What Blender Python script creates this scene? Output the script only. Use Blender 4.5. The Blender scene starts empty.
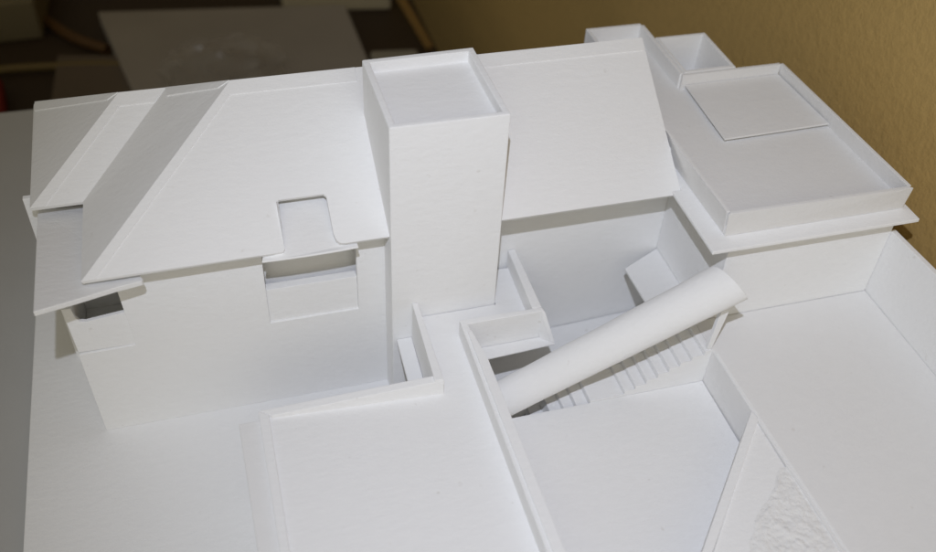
import bpy, bmesh, math, random
from mathutils import Vector, noise, Matrix
random.seed(4)
S = 0.05                                   # one modelling unit = 5 cm
sc = bpy.context.scene
C = bpy.context.collection

# ------------------------------------------------------------------ camera
cam_d = bpy.data.cameras.new('camera'); cam = bpy.data.objects.new('camera', cam_d); C.objects.link(cam)
CAM = Vector((1.2963, -5.9196, 6.7991))
cam.location = CAM * S
cam.rotation_euler = (0.7945, -0.0487, -0.2825)
cam_d.sensor_width = 36; cam_d.lens = 967.73 / 936 * 36
cam_d.shift_x = -(473.5 - 468) / 936; cam_d.shift_y = (314.6 - 276) / 936
cam_d.clip_start = 0.01; cam_d.clip_end = 50
cam_d.dof.use_dof = True; cam_d.dof.focus_distance = 7.9 * S; cam_d.dof.aperture_fstop = 8.5
sc.camera = cam

# ------------------------------------------------------------------ light
w = bpy.data.worlds.new('World'); sc.world = w; w.use_nodes = True
bg = w.node_tree.nodes['Background']; bg.inputs[1].default_value = 0.23
_n = w.node_tree.nodes; _l = w.node_tree.links      # dim warm room, brighter on the side behind the camera as added fill for the front faces
_tc = _n.new('ShaderNodeTexCoord'); _sx = _n.new('ShaderNodeSeparateXYZ'); _l.new(_tc.outputs['Generated'], _sx.inputs[0])
_mr = _n.new('ShaderNodeMapRange'); _mr.inputs[1].default_value = .7; _mr.inputs[2].default_value = -.9; _l.new(_sx.outputs[1], _mr.inputs[0])
_cr = _n.new('ShaderNodeMixRGB'); _cr.inputs[1].default_value = (.22, .18, .12, 1); _cr.inputs[2].default_value = (1.5, 1.40, 1.10, 1)
_l.new(_mr.outputs[0], _cr.inputs[0]); _l.new(_cr.outputs[0], bg.inputs[0])
def lamp(name, kind, loc, target, power, size, col, **k):
    d = bpy.data.lights.new(name, kind); o = bpy.data.objects.new(name, d); C.objects.link(o)
    o.location = Vector(loc) * S
    o.rotation_euler = (Vector(target) - Vector(loc)).to_track_quat('-Z', 'Y').to_euler()
    d.energy = power; d.color = col
    if kind == 'AREA': d.size = size * S
    else: d.shadow_soft_size = size * S
    for a, b in k.items(): setattr(d, a, b)
    return o
lamp('camera_flash', 'SPOT', (1.13, -5.92, 9.1), (4.3, -.6, 0.8), 3.85, .06, (.93, .985, 1.155), spot_size=math.radians(78), spot_blend=1.0)

lamp('room_fill', 'AREA', (1.5, -14, 8.5), (3, 0, .8), 0.72, 12, (1.0, .96, .84))  # soft warm fill added behind the camera, not an actual window

sc.view_settings.view_transform = 'Standard'; sc.view_settings.look = 'None'
sc.view_settings.exposure = 0.07; sc.view_settings.gamma = 1

# ------------------------------------------------------------------ materials
def mat(name, base, rough=.85, bump=.15, scale=300, mottle=.03, dirt=0, spec=.3, coarse=60, streak=0, dr=.3):
    m = bpy.data.materials.new(name); m.use_nodes = True; nt = m.node_tree; N = nt.nodes; L = nt.links
    b = N['Principled BSDF']; b.inputs['Roughness'].default_value = rough; b.inputs['Diffuse Roughness'].default_value = dr; b.inputs['Specular IOR Level'].default_value = spec
    tc = N.new('ShaderNodeTexCoord')
    n1 = N.new('ShaderNodeTexNoise'); n1.inputs['Scale'].default_value = scale; n1.inputs['Detail'].default_value = 6
    n2 = N.new('ShaderNodeTexNoise'); n2.inputs['Scale'].default_value = coarse; n2.inputs['Detail'].default_value = 4
    mp = N.new('ShaderNodeMapping'); mp.inputs['Scale'].default_value = (1, 1 + streak, 1 + streak)
    L.new(tc.outputs['Object'], mp.inputs[0])
    L.new(mp.outputs[0], n1.inputs['Vector']); L.new(mp.outputs[0], n2.inputs['Vector'])
    mx = N.new('ShaderNodeMixRGB'); mx.inputs[1].default_value = (*[c * (1 - mottle) for c in base], 1); mx.inputs[2].default_value = (*[min(1, c * (1 + mottle)) for c in base], 1)
    L.new(n2.outputs['Fac'], mx.inputs[0]); out = mx.outputs[0]
    if dirt:
        n3 = N.new('ShaderNodeTexNoise'); n3.inputs['Scale'].default_value = 210; n3.inputs['Detail'].default_value = 2
        L.new(tc.outputs['Object'], n3.inputs['Vector'])
        r = N.new('ShaderNodeValToRGB'); r.color_ramp.elements[0].position = .73; r.color_ramp.elements[1].position = .80
        r.color_ramp.elements[1].color = (dirt, dirt, dirt, 1); L.new(n3.outputs['Fac'], r.inputs[0])
        m2 = N.new('ShaderNodeMixRGB'); L.new(r.outputs[0], m2.inputs[0]); L.new(out, m2.inputs[1]); m2.inputs[2].default_value = (base[0] * .55, base[1] * .5, base[2] * .42, 1)
        out = m2.outputs[0]
    L.new(out, b.inputs['Base Color'])
    ad = N.new('ShaderNodeMath'); ad.operation = 'MULTIPLY_ADD'; ad.inputs[1].default_value = 2.0
    L.new(n2.outputs['Fac'], ad.inputs[0]); L.new(n1.outputs['Fac'], ad.inputs[2])
    bp = N.new('ShaderNodeBump'); bp.inputs['Strength'].default_value = bump; bp.inputs['Distance'].default_value = .0012
    L.new(ad.outputs[0], bp.inputs['Height']); L.new(bp.outputs[0], b.inputs['Normal'])
    return m
CARD = mat('white_card', (.87, .87, .865), bump=.14, scale=640, coarse=190, dirt=.25, mottle=.015, streak=1.2)
ROOFC = mat('white_roof_card', (.89, .89, .885), bump=.12, scale=700, coarse=190, mottle=.015, dirt=.15, dr=.0, streak=1.5)
WARM = mat('off_white_card', (.815, .81, .80), bump=.12, scale=620, coarse=190, mottle=.015, dirt=.2)
PLAST = mat('rough_plaster', (.85, .845, .83), bump=.7, scale=420, coarse=160, mottle=.04, dirt=.2)
TABLE = mat('grey_brown_laminate', (.50, .50, .49), rough=.6, bump=.08, scale=500, coarse=25, mottle=.06)
OCHRE = mat('ochre_plaster_paint', (.54, .37, .135), rough=.85, bump=.32, scale=520, coarse=210, mottle=.10, dirt=.1)
def plain(name, col, rough=.6, **k):
    return mat(name, col, rough=rough, bump=.1, scale=60, coarse=12, mottle=.12, **k)
FLOOR = plain('dark_floor', (.05, .035, .022)); BENCH = plain('dark_wood', (.045, .03, .018), .5)

# ------------------------------------------------------------------ mesh helpers
def face_fix(bm): bmesh.ops.recalc_face_normals(bm, faces=bm.faces)
def box(bm, x0, x1, y0, y1, z0, z1):
    prism(bm, [(x0, y0), (x1, y0), (x1, y1), (x0, y1)], z0, z1)
def prism(bm, poly, z0, z1):
    z0s = z0 if isinstance(z0, (list, tuple)) else [z0] * len(poly)
    z1s = z1 if isinstance(z1, (list, tuple)) else [z1] * len(poly)
    a = [bm.verts.new((p[0] * S, p[1] * S, z * S)) for p, z in zip(poly, z0s)]
    b = [bm.verts.new((p[0] * S, p[1] * S, z * S)) for p, z in zip(poly, z1s)]
    bm.faces.new(a[::-1]); bm.faces.new(b); n = len(poly)
    for i in range(n): bm.faces.new([a[i], a[(i + 1) % n], b[(i + 1) % n], b[i]])
def plate_y(bm, poly, y0, y1):               # outline in x,z, thickness along y
    a = [bm.verts.new((p[0] * S, y0 * S, p[1] * S)) for p in poly]
    b = [bm.verts.new((p[0] * S, y1 * S, p[1] * S)) for p in poly]
    bm.faces.new(a); bm.faces.new(b[::-1]); n = len(poly)
    for i in range(n): bm.faces.new([a[i], b[i], b[(i + 1) % n], a[(i + 1) % n]])
def hull(bm, pts):
    vs = [bm.verts.new(Vector(p) * S) for p in pts]
    r = bmesh.ops.convex_hull(bm, input=vs)
    junk = [e for e in r['geom_interior'] if isinstance(e, bmesh.types.BMVert)]
    if junk: bmesh.ops.delete(bm, geom=junk, context='VERTS')
def bowl(bm, ob, ot, it, ib):                # open-topped tray from four rings of four points
    R = [[bm.verts.new(Vector(p) * S) for p in r] for r in (ob, ot, it, ib)]
    for k in range(3):
        for i in range(4): j = (i + 1) % 4; bm.faces.new([R[k][i], R[k][j], R[k + 1][j], R[k + 1][i]])
    bm.faces.new(R[0][::-1]); bm.faces.new(R[3])
def ring(x0, x1, y0, y1, z): return [(x0, y0, z), (x1, y0, z), (x1, y1, z), (x0, y1, z)]
def obj(name, bm, m, parent=None, bevel=.007, solid=0, smooth=False):
    bmesh.ops.dissolve_limit(bm, angle_limit=math.radians(.5), verts=bm.verts, edges=bm.edges) if not smooth else None
    face_fix(bm)
    me = bpy.data.meshes.new(name); bm.to_mesh(me); bm.free(); me.materials.append(m)
    o = bpy.data.objects.new(name, me); C.objects.link(o)
    if parent is not None:
        o.parent = parent
        if parent.type == 'EMPTY': o.location = -parent.location
    if solid:
        s = o.modifiers.new('s', 'SOLIDIFY'); s.thickness = solid * S; s.offset = -1
    if bevel:
        b = o.modifiers.new('b', 'BEVEL'); b.width = bevel * S; b.segments = 2; b.limit_method = 'ANGLE'; b.angle_limit = math.radians(25)
    if smooth:
        for p in me.polygons: p.use_smooth = True
    return o
B = bmesh.new
def thing(name, label, cat, loc, group=None):
    o = bpy.data.objects.new(name, None); C.objects.link(o); o.location = Vector(loc) * S
    o.empty_display_size = .02; o['label'] = label; o['category'] = cat
    if group: o['group'] = group
    return o
def tag(o, label, cat): o['label'] = label; o['category'] = cat; return o
def struct(o): o['kind'] = 'structure'; return o

# ------------------------------------------------------------------ the setting
bm = B(); box(bm, -60, 60, -40, 60, -15.4, -15); struct(obj('floor', bm, FLOOR, bevel=0))
bm = B(); box(bm, 7.3, 7.9, -30, 60, -15, 40); struct(obj('wall', bm, OCHRE, bevel=0))

tb = thing('table', 'grey brown table top under the white model', 'table', (0, 0, -15))
TZ = -.10
bm = B(); box(bm, -12, 7.25, -9, 5.55, TZ - .5, TZ); obj('table_top', bm, TABLE, tb, bevel=.03)
for x in (-11.3, 6.2):
    for y in (-8.3, 4.6):
        bm = B(); box(bm, x, x + .8, y, y + .8, -15, TZ - .5); obj('leg', bm, BENCH, tb)

# ------------------------------------------------------------------ the model
M = thing('architectural_model', 'white card architectural model of a house with tower, courtyard and walled yard', 'architectural model', (3, -.5, TZ))

bm = B(); prism(bm, [(-.66, -4.4), (6.56, -4.4), (6.56, 2.95), (-.60, 2.95)], TZ, 0)
obj('base_board', bm, CARD, M)

# house walls
ZC = .975
bm = B()
plate_y(bm, [(.015, 0), (2.53, 0), (2.53, ZC), (2.53, 1.98), (2.285, 1.98), (2.285, ZC), (1.532, ZC), (1.532, 1.98), (.63, 1.98), (.63, 1.82), (.41, 1.82), (.445, ZC), (0.0, ZC - .01)], 0, .06)
box(bm, .0, .055, .06, 1.0, 0, 1.46)
hw = obj('house_wall', bm, CARD, M, bevel=.004)
bm = B(); plate_y(bm, [(-.225, 0), (.0, 0), (.0, 1.86), (-.225, 1.86)], .95, 1.0)
box(bm, -.08, -.03, 1.0, 2.15, 0, 1.84); box(bm, -.08, 5.0, 2.15, 2.2, 0, 1.84)
obj('rear_wall', bm, CARD, hw)
bm = B(); box(bm, .056, 2.45, .062, .94, .90, .945); box(bm, .056, 1.0, .55, .60, .945, 1.70); box(bm, 1.0, 2.45, .20, .25, .945, 1.99)
box(bm, .90, .95, .062, .55, .945, 1.78)
obj('inner_wall', bm, CARD, hw)
bm = B(); plate_y(bm, [(.002, ZC), (.444, ZC), (.429, 1.333), (.13, 1.295), (.085, 1.31), (.062, 1.36), (.05, 1.46), (-.016, 1.457)], .018, .055)
obj('parapet_panel', bm, CARD, hw, bevel=.004)
bm = B(); plate_y(bm, [(1.533, ZC), (2.284, ZC), (2.284, 1.333), (1.533, 1.333)], .022, .10)
obj('parapet_panel', bm, CARD, hw, bevel=.004)

# hipped roof
t = .6023; ye, ze = -.213, 1.91; xe = .228; yB = .745; yr = 1.05; yC = 2 * yr - ye; xA = -.150
def zD(y): return ze + t * (y - ye)
hB = (yC - yB) / 2
ap1 = (xe + yr - ye + .03, yr, zD(yr)); vt = (xe + hB, yB + hB, ze + t * hB); ap2 = (xA + hB, yB + hB, ze + t * hB); vb = (xe + .02, yB, ze)
e0 = (xe, ye, ze); bc = (xA, yC, ze); cA = (xA, yB, ze)
yN = .15; nx0, nx1 = 1.703, 2.093
bm = B(); V = {}
def vv(p):
    k = tuple(round(c, 5) for c in p)
    if k not in V: V[k] = bm.verts.new(Vector(p) * S)
    return V[k]
D = [e0, (nx0 - .012, ye, ze), (nx0 + .002, ye + .02, zD(ye + .02)), (nx0 + .002, yN - .02, zD(yN - .02)), (nx0 + .02, yN, zD(yN)), (nx1 - .02, yN, zD(yN)), (nx1, yN - .02, zD(yN - .02)),
     (nx1, ye + .075, zD(ye + .075)), (nx1 + .012, ye + .03, zD(ye + .03)), (nx1 + .035, ye + .006, zD(ye + .006)), (nx1 + .07, ye, ze),
     (4.955, ye - .01, ze - .006), (5.058, yr, zD(yr)), ap1]
DD = D; yT = yN
for f in ([e0, DD[1], DD[2], DD[3], DD[4], (nx0 + .02, yr, zD(yr)), ap1], [DD[4], DD[5], (nx1 - .02, yr, zD(yr)), (nx0 + .02, yr, zD(yr))],
          [DD[5], DD[6], DD[7], DD[8], DD[9], DD[10], (5.025, ye, ze), (5.068, yr, zD(yr)), (nx1 - .02, yr, zD(yr))], [e0, ap1, vt, vb], [cA, vb, vt, ap2], [cA, ap2, bc], ):
    bm.faces.new([vv(p) for p in f])
chain = [bc, ap2, vt, ap1, (nx0 + .02, yr, zD(yr)), (nx1 - .02, yr, zD(yr)), (5.068, yr, zD(yr))]
for p, q in zip(chain, chain[1:]):
    f = [p, q, (q[0], q[1] + .02, 1.80), (p[0], p[1] + .02, 1.80)]
    bm.faces.new([vv(p) for p in f])
bmesh.ops.triangulate(bm, faces=bm.faces)
roof = obj('hipped_roof', bm, ROOFC, M, bevel=0, solid=.032)
def strip(a, b, c, d, h=.007):              # thin folded card strip lying on a roof plane
    n = (Vector(b) - Vector(a)).cross(Vector(d) - Vector(a)).normalized()
    if n.z < 0: n = -n
    if n.z < .5: return
    bm = B(); hull(bm, [Vector(p) + n * h for p in (a, b, c, d)] + [Vector(p) - n * .004 for p in (a, b, c, d)])
    return obj('ridge_strip', bm, ROOFC, roof, bevel=.002)
def lerp(a, b, s): return tuple(a[i] + (b[i] - a[i]) * s for i in range(3))
w_ = .105
strip(ap1, (2.52, yr, zD(yr)), (2.52, yr - w_, zD(yr - w_)), (ap1[0] - w_, yr - w_, zD(yr - w_)))
strip((3.42, yr, zD(yr)), (5.057, yr, zD(yr)), (5.047, yr - w_, zD(yr - w_)), (3.42, yr - w_, zD(yr - w_)))
strip(ap2, vt, (vt[0] - w_, vt[1] - w_, vt[2] - t * w_), (ap2[0] - w_, ap2[1] - w_, ap2[2] - t * w_))
strip(cA, (ap2[0] - w_, ap2[1] - w_, ap2[2] - w_ * t), (ap2[0] - w_ + .10, ap2[1] - w_, ap2[2] - w_ * t), (cA[0] + .11, yB, ze))
strip(e0, (ap1[0] - w_, yr - w_, ap1[2] - w_ * t), (ap1[0] - w_ + .09, yr - w_, ap1[2] - w_ * t), (e0[0] + .10, ye, ze))
strip(bc, ap2, (ap2[0] - .10, ap2[1], ap2[2] - .1 * t), (bc[0], bc[1] - .15, ze))
strip(ap1, vt, (vt[0], vt[1] - .13, vt[2]), (ap1[0] - .10, yr, ap1[2] - .1 * t))

# low flat dormer roofs
bm = B(); prism(bm, [(-.107, -.402), (.15, -.342), (.453, -.262), (.60, -.236), (.640, -.226), (.650, -.205), (.63, -.16), (.62, 0), (.62, .4), (.26, .9), (-.13, .9)], [1.80 - .09 * (y_ + .4) / 1.3 + .012 for y_ in (-.402, -.342, -.262, -.232, -.215, -.19, -.13, 0, .4, .9, .9)], [1.858 - .09 * (y_ + .4) / 1.3 for y_ in (-.402, -.342, -.262, -.232, -.215, -.19, -.13, 0, .4, .9, .9)])
obj('dormer_roof', bm, ROOFC, M, bevel=.006)
FY = (-.238, -.244, -.245, -.240, -.230, -.19, .5, .5, -.19)
bm = B(); prism(bm, [(1.520, -.238), (1.66, -.244), (1.9, -.245), (2.12, -.240), (2.268, -.230), (2.264, -.19), (2.25, .5), (1.54, .5), (1.535, -.19)], [1.852 + max(0, y_ + .21) * .37 for y_ in FY], [1.868 + max(0, y_ + .21) * .37 for y_ in FY])
obj('dormer_roof', bm, ROOFC, M, bevel=.006)

# tower
bm = B()
bowl(bm, [(2.522, -.262, 0), (3.425, -.262, 0), (3.425, .71, 0), (2.522, .71, 0)],
     [(2.516, -.257, 2.94), (3.418, -.263, 2.94), (3.415, .716, 2.94), (2.516, .695, 2.94)],
     [(2.568, -.212, 2.94), (3.368, -.215, 2.94), (3.362, .662, 2.94), (2.568, .642, 2.94)],
     [(2.572, -.208, 2.85), (3.364, -.212, 2.85), (3.360, .660, 2.85), (2.572, .640, 2.85)])
tw = obj('tower', bm, CARD, M, bevel=.009)

# terrace, walkway and their low walls
FZ = 1.03
bm = B(); prism(bm, [(1.33, -4.3), (3.06, -4.3), (3.06, -.58), (3.69, -.58), (3.69, .16), (3.43, .16), (3.43, -.27), (2.70, -.27), (2.70, -1.10), (1.33, -1.05)], .955, FZ)
prism(bm, [(1.335, -4.3), (3.055, -4.3), (3.055, -.28), (2.705, -.28), (2.705, -1.105), (1.335, -1.055)], 0.001, .953)
ter = obj('terrace', bm, CARD, M)
bm = B(); prism(bm, [(1.150, -4.3), (1.328, -4.3), (1.328, -1.045), (1.155, -1.045)], 0.001, 1.0); obj('terrace_step', bm, WARM, ter)
bm = B(); prism(bm, [(1.27, -4.3), (1.32, -4.3), (1.385, -1.06), (1.312, -1.0)], .9, 1.062); obj('parapet_wall', bm, CARD, ter)
bm = B(); hull(bm, [(1.315, -1.0, 1.06), (1.405, -1.075, 1.06), (2.655, -1.075, 1.185), (2.735, -1.145, 1.185), (1.315, -1.0, .02), (1.405, -1.075, .9), (2.655, -1.075, .02), (2.735, -1.145, .9)]); obj('parapet_wall', bm, CARD, ter)
bm = B(); prism(bm, [(2.657, -1.14), (2.728, -1.14), (2.735, -.264), (2.688, -.264)], 0.002, 1.2); obj('parapet_wall', bm, CARD, ter)
bm = B(); prism(bm, [(2.985, -4.3), (3.12, -4.3), (3.125, -1.03), (3.072, -.608), (3.735, -.605), (3.735, -.56), (3.018, -.548)], .86, 1.2)
obj('parapet_wall', bm, CARD, ter)
bm = B(); prism(bm, [(3.028, -4.3), (3.110, -4.3), (3.118, -1.03), (3.078, -.70), (3.045, -.70)], 1.2, 1.215); obj('capping_strip', bm, CARD, ter, bevel=.002)
bm = B(); prism(bm, [(3.650, -.56), (3.732, -.555), (3.742, .20), (3.675, .20)], .9, 1.203); obj('parapet_wall', bm, CARD, ter)
bm = B(); prism(bm, [(3.13, -.752), (3.835, -.712), (3.79, -.608), (3.09, -.612)], .872, .893); obj('ledge', bm, CARD, ter)
bm = B(); hull(bm, [(3.715, -.609, 1.19), (3.735, -.56, 1.195), (3.745, -.609, 1.19), (3.80, -.70, .893), (3.832, -.700, .893), (3.72, -.612, .893), (3.80, -.60, .893)]); obj('gusset', bm, CARD, ter, bevel=.003)
bm = B(); prism(bm, [(2.527, -1.06), (2.655, -1.06), (2.686, -.266), (2.555, -.266)], .76, .80); obj('shelf', bm, CARD, ter)

# courtyard
SY = -1.215
bm = B(); prism(bm, [(3.063, -.9), (5.16, -.9), (5.16, .18), (3.063, .205)], 0.001, [.002, .12, .17, .02]); crt = obj('courtyard', bm, CARD, M)
bm = B(); prism(bm, [(3.43, .21), (5.17, .20), (5.17, .25), (3.43, .26)], 0.03, 2.08); obj('courtyard_wall', bm, CARD, crt)
bm = B(); prism(bm, [(4.765, -.51), (5.168, -.40), (5.168, .188), (4.758, -.010)], .922, .95); obj('platform', bm, ROOFC, crt)

# stairs
xs = [5.032, 4.969, 4.862, 4.762, 4.669, 4.576, 4.481, 4.39, 4.296, 3.990, 3.882, 3.787, 3.68, 3.56, 3.44, 3.32, 3.14]
zs = [1.03, .985, .943, .898, .852, .800, .752, .71, .668, .615, .565, .515, .36, .24, .14, .08]
bm = B(); prism(bm, [(3.14, -.905), (5.025, -.905), (5.025, -.875), (3.14, -.875)], 0.03, [.06, 1.0, 1.0, .06]); st = obj('staircase', bm, CARD, M)
for i, z in enumerate(zs):
    bm = B(); box(bm, xs[i + 1], xs[i], SY + .003, -.906, 0.002, z); obj('step', bm, CARD, st, bevel=.008)
prof = [(3.14, .05), (5.03, .05)]
for i, z in enumerate(zs): prof += [(xs[i], z + .002), (xs[i + 1], z + .002)]
bm = B(); plate_y(bm, prof, SY + .0025, SY - .005); obj('stringer', bm, CARD, st, bevel=0)

# barrel canopy
C0, C1 = Vector((3.15, -1.075, .680)), Vector((5.075, -1.185, 1.80)); R0, R1 = .151, .178
ax = (C1 - C0).normalized(); u = ax.cross(Vector((0, 0, 1))).normalized(); wv = u.cross(ax)
bm = B(); n = 48; a0, a1 = math.radians(-40), math.radians(220); rings = []
for j in range(21):
    s = j / 20; c = C0.lerp(C1, s); r = R0 + (R1 - R0) * s
    o_, i_ = [], []
    for k in range(n + 1):
        a = a0 + (a1 - a0) * k / n
        d = u * math.cos(a) + wv * math.sin(a)
        wob = .0035 * noise.noise(Vector((s * 7, math.cos(a) * 1.3, math.sin(a) * 1.3)))
        pull = -ax * (.145 * min(1, (a - a0) / math.pi) ** 1.9) * max(0, (s - .8) / .2)
        o_.append(bm.verts.new((c + d * (r + wob) + pull) * S)); i_.append(bm.verts.new((c + d * (r - .022) + pull) * S))
    rings.append((o_, i_))
for j in range(20):
    (o1, i1), (o2, i2) = rings[j], rings[j + 1]
    for k in range(n):
        bm.faces.new([o1[k], o1[k + 1], o2[k + 1], o2[k]]); bm.faces.new([i1[k + 1], i1[k], i2[k], i2[k + 1]])
    for k in (0, n): bm.faces.new([o1[k], o2[k], i2[k], i1[k]])
for o1, i1 in (rings[0], rings[-1]):
    for k in range(n): bm.faces.new([o1[k], o1[k + 1], i1[k + 1], i1[k]])
can = obj('barrel_canopy', bm, CARD, M, bevel=0, smooth=True)
e = can.modifiers.new('e', 'EDGE_SPLIT'); e.split_angle = math.radians(35)
bm = B(); hull(bm, [(4.990, -1.20, 1.031), (5.035, -1.20, 1.031), (4.990, -1.17, 1.031), (5.035, -1.17, 1.031), (4.985, -1.24, 1.50), (5.065, -1.24, 1.56), (4.985, -1.20, 1.50), (5.065, -1.20, 1.56)])
obj('support_post', bm, CARD, can, bevel=.003)

# sunken garden
GZ = .655; YZ = 1.03
bm = B(); prism(bm, [(3.13, SY - .006), (5.028, SY - .006), (5.028, -1.95), (4.10, -2.965), (3.135, -4.02)], 0.003, GZ)
gd = obj('sunken_garden', bm, CARD, M)
bm = B(); prism(bm, [(5.036, -1.90), (4.093, -2.961), (3.16, -4.01), (3.24, -4.01), (4.167, -2.981), (5.055, -1.985)][::-1], .003, YZ + .006); obj('garden_wall', bm, CARD, gd, bevel=.005)
bm = B(); prism(bm, [(3.245, -4.012), (3.245, -4.3), (5.045, -4.3), (5.045, -1.985), (4.17, -2.983)], .003, 1.008); obj('bank', bm, CARD, gd)
bm = B(); left = [(5.00, -2.44), (4.871, -2.581), (4.73, -2.70), (4.579, -2.818), (4.49, -2.93), (4.419, -3.046), (4.36, -3.3), (4.32, -4.2)]
def lx(y):
    for (xa, ya), (xb, yb) in zip(left, left[1:]):
        if yb <= y <= ya: return xa + (xb - xa) * (ya - y) / (ya - yb)
    return left[-1][0]
G = []; nu, nv = 90, 190
for j in range(nv + 1):
    y = -2.44 - 1.6 * j / nv; row = []
    for i in range(nu + 1):
        s = i / nu; x = lx(y) * (1 - s) + 5.058 * s
        x += (1 - s) * .03 * noise.noise(Vector((y * 11, y * 5, 2)))
        edge = min(1, min(s, (1 - s)) * nu / 14) * min(1, j / 12)
        p = Vector((x * 12, y * 12, 0))
        hgt = .010 * noise.noise(p) + .008 * noise.noise(p * 2.3) + .007 * abs(noise.noise(p * 4.5)) + .004 * noise.noise(p * 10) + .002 * noise.noise(p * 22)
        row.append(bm.verts.new(Vector((x, y, 1.009 + edge * max(-.0, .007 + hgt * .65))) * S))
    G.append(row)
for j in range(nv):
    for i in range(nu): bm.faces.new([G[j][i], G[j + 1][i], G[j + 1][i + 1], G[j][i + 1]])
pt = obj('plaster_ground', bm, PLAST, gd, bevel=0, smooth=True, solid=0)
pt['label'] = 'patch of rough lumpy plaster ground beside the yard'

# walled yard
bm = B(); prism(bm, [(5.062, -4.3), (6.73, -4.3), (6.73, -.865), (5.18, -.865), (5.033, -.865), (5.033, -1.3), (5.048, -2.2)], .004, YZ)
yd = obj('yard', bm, WARM, M)
bm = B(); prism(bm, [(5.105, -4.3), (5.125, -4.3), (5.06, -1.27), (5.036, -1.27)], YZ, YZ + .006); obj('edge_strip', bm, CARD, yd, bevel=.002)
bm = B(); prism(bm, [(6.725, -4.3), (6.775, -4.3), (6.785, -.84), (6.735, -.84)], .004, [1.9, 1.9, 1.712, 1.712]); obj('boundary_wall', bm, CARD, yd)

# annexe
bm = B(); prism(bm, [(5.17, -.86), (6.733, -.86), (6.72, 1.1), (5.17, 1.1)], .005, 1.90); an = obj('annexe', bm, CARD, M)
bm = B(); prism(bm, [(4.932, -.986), (6.828, -.994), (6.82, -.2), (6.80, 1.15), (5.65, 1.15), (5.65, 2.1), (5.03, 2.1), (5.03, -.19), (4.945, -.19)], 1.902, 1.936)
obj('cornice', bm, CARD, an)
DZ = 2.045; PZ = 2.195
bm = B(); prism(bm, [(5.11, -.83), (6.72, -.83), (6.66, 1.12), (5.655, 1.12), (5.655, 2.10), (5.125, 2.10)], 1.9365, DZ)
obj('roof_deck', bm, WARM, an)
pr = B()
hull(pr, [(5.112, -.832, 1.937), (6.765, -.832, 1.937), (5.063, -.865, PZ), (6.728, -.889, PZ), (5.14, -.80, 1.937), (6.72, -.80, 1.937), (5.095, -.835, PZ), (6.70, -.857, PZ)])
hull(pr, [(6.765, -.80, 1.937), (6.69, 1.13, 1.937), (6.728, -.857, PZ - .001), (6.655, 1.13, PZ - .001), (6.72, -.80, 1.937), (6.65, 1.13, 1.937), (6.698, -.857, PZ - .001), (6.625, 1.13, PZ - .001)])
hull(pr, [(5.112, -.80, 1.937), (5.108, 1.30, 1.937), (5.063, -.835, PZ - .001), (5.056, 1.30, PZ - .001), (5.14, -.80, 1.937), (5.14, 1.30, 1.937), (5.093, -.835, PZ - .001), (5.086, 1.30, PZ - .001)])
box(pr, 5.60, 6.625, 1.115, 1.15, 1.937, PZ - .003)
obj('parapet', pr, WARM, an, bevel=.005)
pr = B()
box(pr, 5.585, 5.625, 1.1505, 2.09, 1.937, PZ)
box(pr, 5.02, 5.60, 2.0905, 2.13, 1.937, PZ - .002)
box(pr, 5.02, 5.055, 1.4, 2.09, 1.937, PZ - .003)
obj('parapet', pr, CARD, an, bevel=.005)
bm = B(); prism(bm, [(5.60, .215), (6.655, .240), (6.62, 1.108), (5.64, 1.108)], DZ + .032, DZ + .050); box(bm, 5.70, 6.56, .29, 1.06, DZ, DZ + .032); obj('roof_hatch', bm, WARM, an, bevel=.004)
bm = B(); bowl(bm, ring(5.628, 6.18, 1.153, 1.83, 1.6), ring(5.628, 6.16, 1.153, 1.82, PZ + .005), ring(5.66, 6.125, 1.19, 1.785, PZ + .005), ring(5.68, 6.09, 1.22, 1.755, 1.80))
obj('roof_box', bm, CARD, an, bevel=.004)
bm = B(); box(bm, 5.14, 6.1, 1.16, 1.82, .005, 1.6); obj('rear_wall', bm, CARD, an)

# ------------------------------------------------------------------ things in the dim background
BZ = -3.0
bn = thing('bench', 'low dark wooden bench behind the table', 'bench', (-2, 14, -15))
bm = B(); box(bm, -14, 5.95, 7.5, 30, BZ - .4, BZ); obj('bench_top', bm, BENCH, bn)
for x in (-12, 4.5):
    for y in (9, 27): bm = B(); box(bm, x, x + .8, y, y + .8, -15, BZ - .4); obj('leg', bm, BENCH, bn)
bm = B(); prism(bm, [(.25, 9.4), (4.42, 9.2), (4.40, 12.6), (-.43, 13.2)], BZ + .01, BZ + .3)
tag(obj('board', bm, plain('dull_grey_board', (.33, .295, .25), .55), bevel=.02), 'dull grey board lying flat in the dark background', 'board')
bm = B(); prism(bm, [(3.2, 13.05), (5.4, 12.75), (5.7, 15.2), (3.2, 15.4)], BZ + .01, BZ + .7)
tag(obj('cardboard_box', bm, plain('pale_carton', (.5, .43, .28), .7), bevel=.05), 'pale cardboard box at the top edge behind the tower', 'box')
bm = B(); prism(bm, [(-5.5, 12.7), (-1.5, 12.85), (-1.3, 16), (-5.5, 16)], BZ + .01, BZ + .8)
tag(obj('crate', bm, plain('olive_carton', (.17, .14, .08), .7), bevel=.05), 'olive brown crate in the far left corner', 'crate')
bm = B(); prism(bm, [(4.5, 9.3), (5.35, 9.2), (5.4, 10.5), (4.5, 10.6)], BZ + .01, BZ + .35)
tag(obj('packet', bm, plain('grey_packet', (.3, .27, .21), .5), bevel=.06), 'small pale grey packet just behind the tower', 'packet')
bm = B(); prism(bm, [(-4.2, 9.6), (-1.95, 9.6), (-2.1, 11.0), (-4.2, 11.1)], BZ + .01, BZ + .4)
tag(obj('red_bag', bm, plain('dark_red_cloth', (.16, .012, .01), .6), bevel=.12), 'dark red bundle at the left edge past the table', 'bundle')
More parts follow.
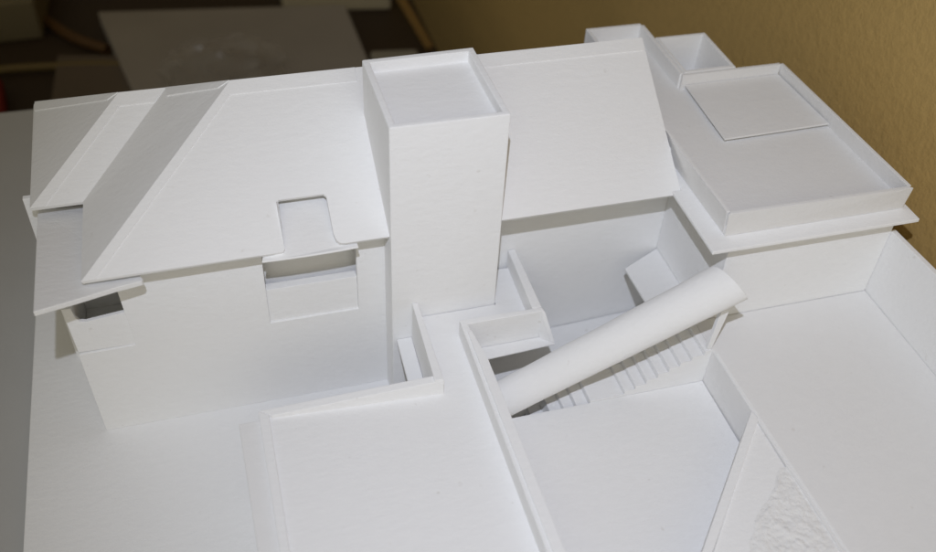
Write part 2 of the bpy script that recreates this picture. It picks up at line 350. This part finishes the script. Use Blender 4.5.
def tube(name, pts, r, m, segs=10):
    cu = bpy.data.curves.new(name, 'CURVE'); cu.dimensions = '3D'; cu.bevel_depth = r * S; cu.bevel_resolution = 3
    sp = cu.splines.new('POLY'); P = []
    for a in range(len(pts) - 1):
        p0, p1, p2, p3 = [Vector(pts[max(0, min(len(pts) - 1, a + q))]) for q in (-1, 0, 1, 2)]
        for k in range(segs):
            s = k / segs; P.append(.5 * ((2 * p1) + (p2 - p0) * s + (2 * p0 - 5 * p1 + 4 * p2 - p3) * s * s + (3 * p1 - p0 - 3 * p2 + p3) * s ** 3))
    P.append(Vector(pts[-1])); sp.points.add(len(P) - 1)
    for q, p in zip(sp.points, P): q.co = (*(p * S), 1)
    tmp = bpy.data.objects.new(name, cu); C.objects.link(tmp)
    dg = bpy.context.evaluated_depsgraph_get(); me = bpy.data.meshes.new_from_object(tmp.evaluated_get(dg)); me.name = name
    bpy.data.objects.remove(tmp); me.materials.clear(); me.materials.append(m)
    for p in me.polygons: p.use_smooth = True
    o = bpy.data.objects.new(name, me); C.objects.link(o); return o
tag(tube('cable', [(-2.72, 11.57, -2.88), (-2.04, 11.62, -2.88), (-1.16, 11.55, -2.88), (-0.19, 11.39, -2.88), (0.43, 11.08, -2.88)], .07, plain('yellow_cable', (.17, .12, .04), .5)), 'thin yellowish cable running level across the dark left background', 'cable')
tag(tube('cord', [(-1.95, 14.13, -2.88), (-1.46, 13.4, -2.88), (-0.9, 12.56, -2.88), (-0.3, 11.98, -2.88)], .10, plain('orange_cord', (.10, .05, .015), .5)), 'brown orange cord slanting down in the dark left corner', 'cord')
bm = B(); a = Vector((5.79, 10.99, -3.0)); b = Vector((5.4, 12.62, -2.4)); d = (b - a).normalized(); sv = d.cross(Vector((0, 0, 1))).normalized() * .085; uv = Vector((0, 0, .10))
hull(bm, [a + sv, a - sv, a + sv + uv, a - sv + uv, b + sv, b - sv, b + sv + uv, b - sv + uv])
tag(obj('wooden_stick', bm, plain('yellow_pine', (.24, .14, .04), .5), bevel=.02), 'yellow wooden stick at the foot of the ochre wall', 'stick')
# crumpled clear plastic bag and a dull sheet
bm = B(); prism(bm, [(-1.3, 10.2), (.1, 10.0), (.2, 11.6), (-1.2, 11.9)], BZ + .01, BZ + .16)
tag(obj('book', bm, plain('brown_cover', (.13, .10, .07), .6), bevel=.02), 'brown book lying in the dark left of the grey board', 'book')
pm = bpy.data.materials.new('clear_plastic'); pm.use_nodes = True; pb = pm.node_tree.nodes['Principled BSDF']
pb.inputs['Base Color'].default_value = (.5, .47, .42, 1); pb.inputs['Roughness'].default_value = .2; pb.inputs['Alpha'].default_value = .16; pb.inputs['Specular IOR Level'].default_value = 1.0
bm = B(); bmesh.ops.create_icosphere(bm, subdivisions=4, radius=1)
for v_ in bm.verts:
    p = v_.co.copy(); r = 1 + .25 * noise.noise(p * 2.1) + .30 * abs(noise.noise(p * 4.3)) + .16 * abs(noise.noise(p * 9)) + .08 * noise.noise(p * 19)
    q = Vector((p.x * .95 * r, p.y * .75 * r, max(-.1, p.z) * .5 * r))
    v_.co = (Vector((1.75, 10.2, -2.55)) + q) * S
tag(obj('plastic_bag', bm, pm, bevel=0), 'crumpled clear plastic bag glinting behind the left roof', 'bag')
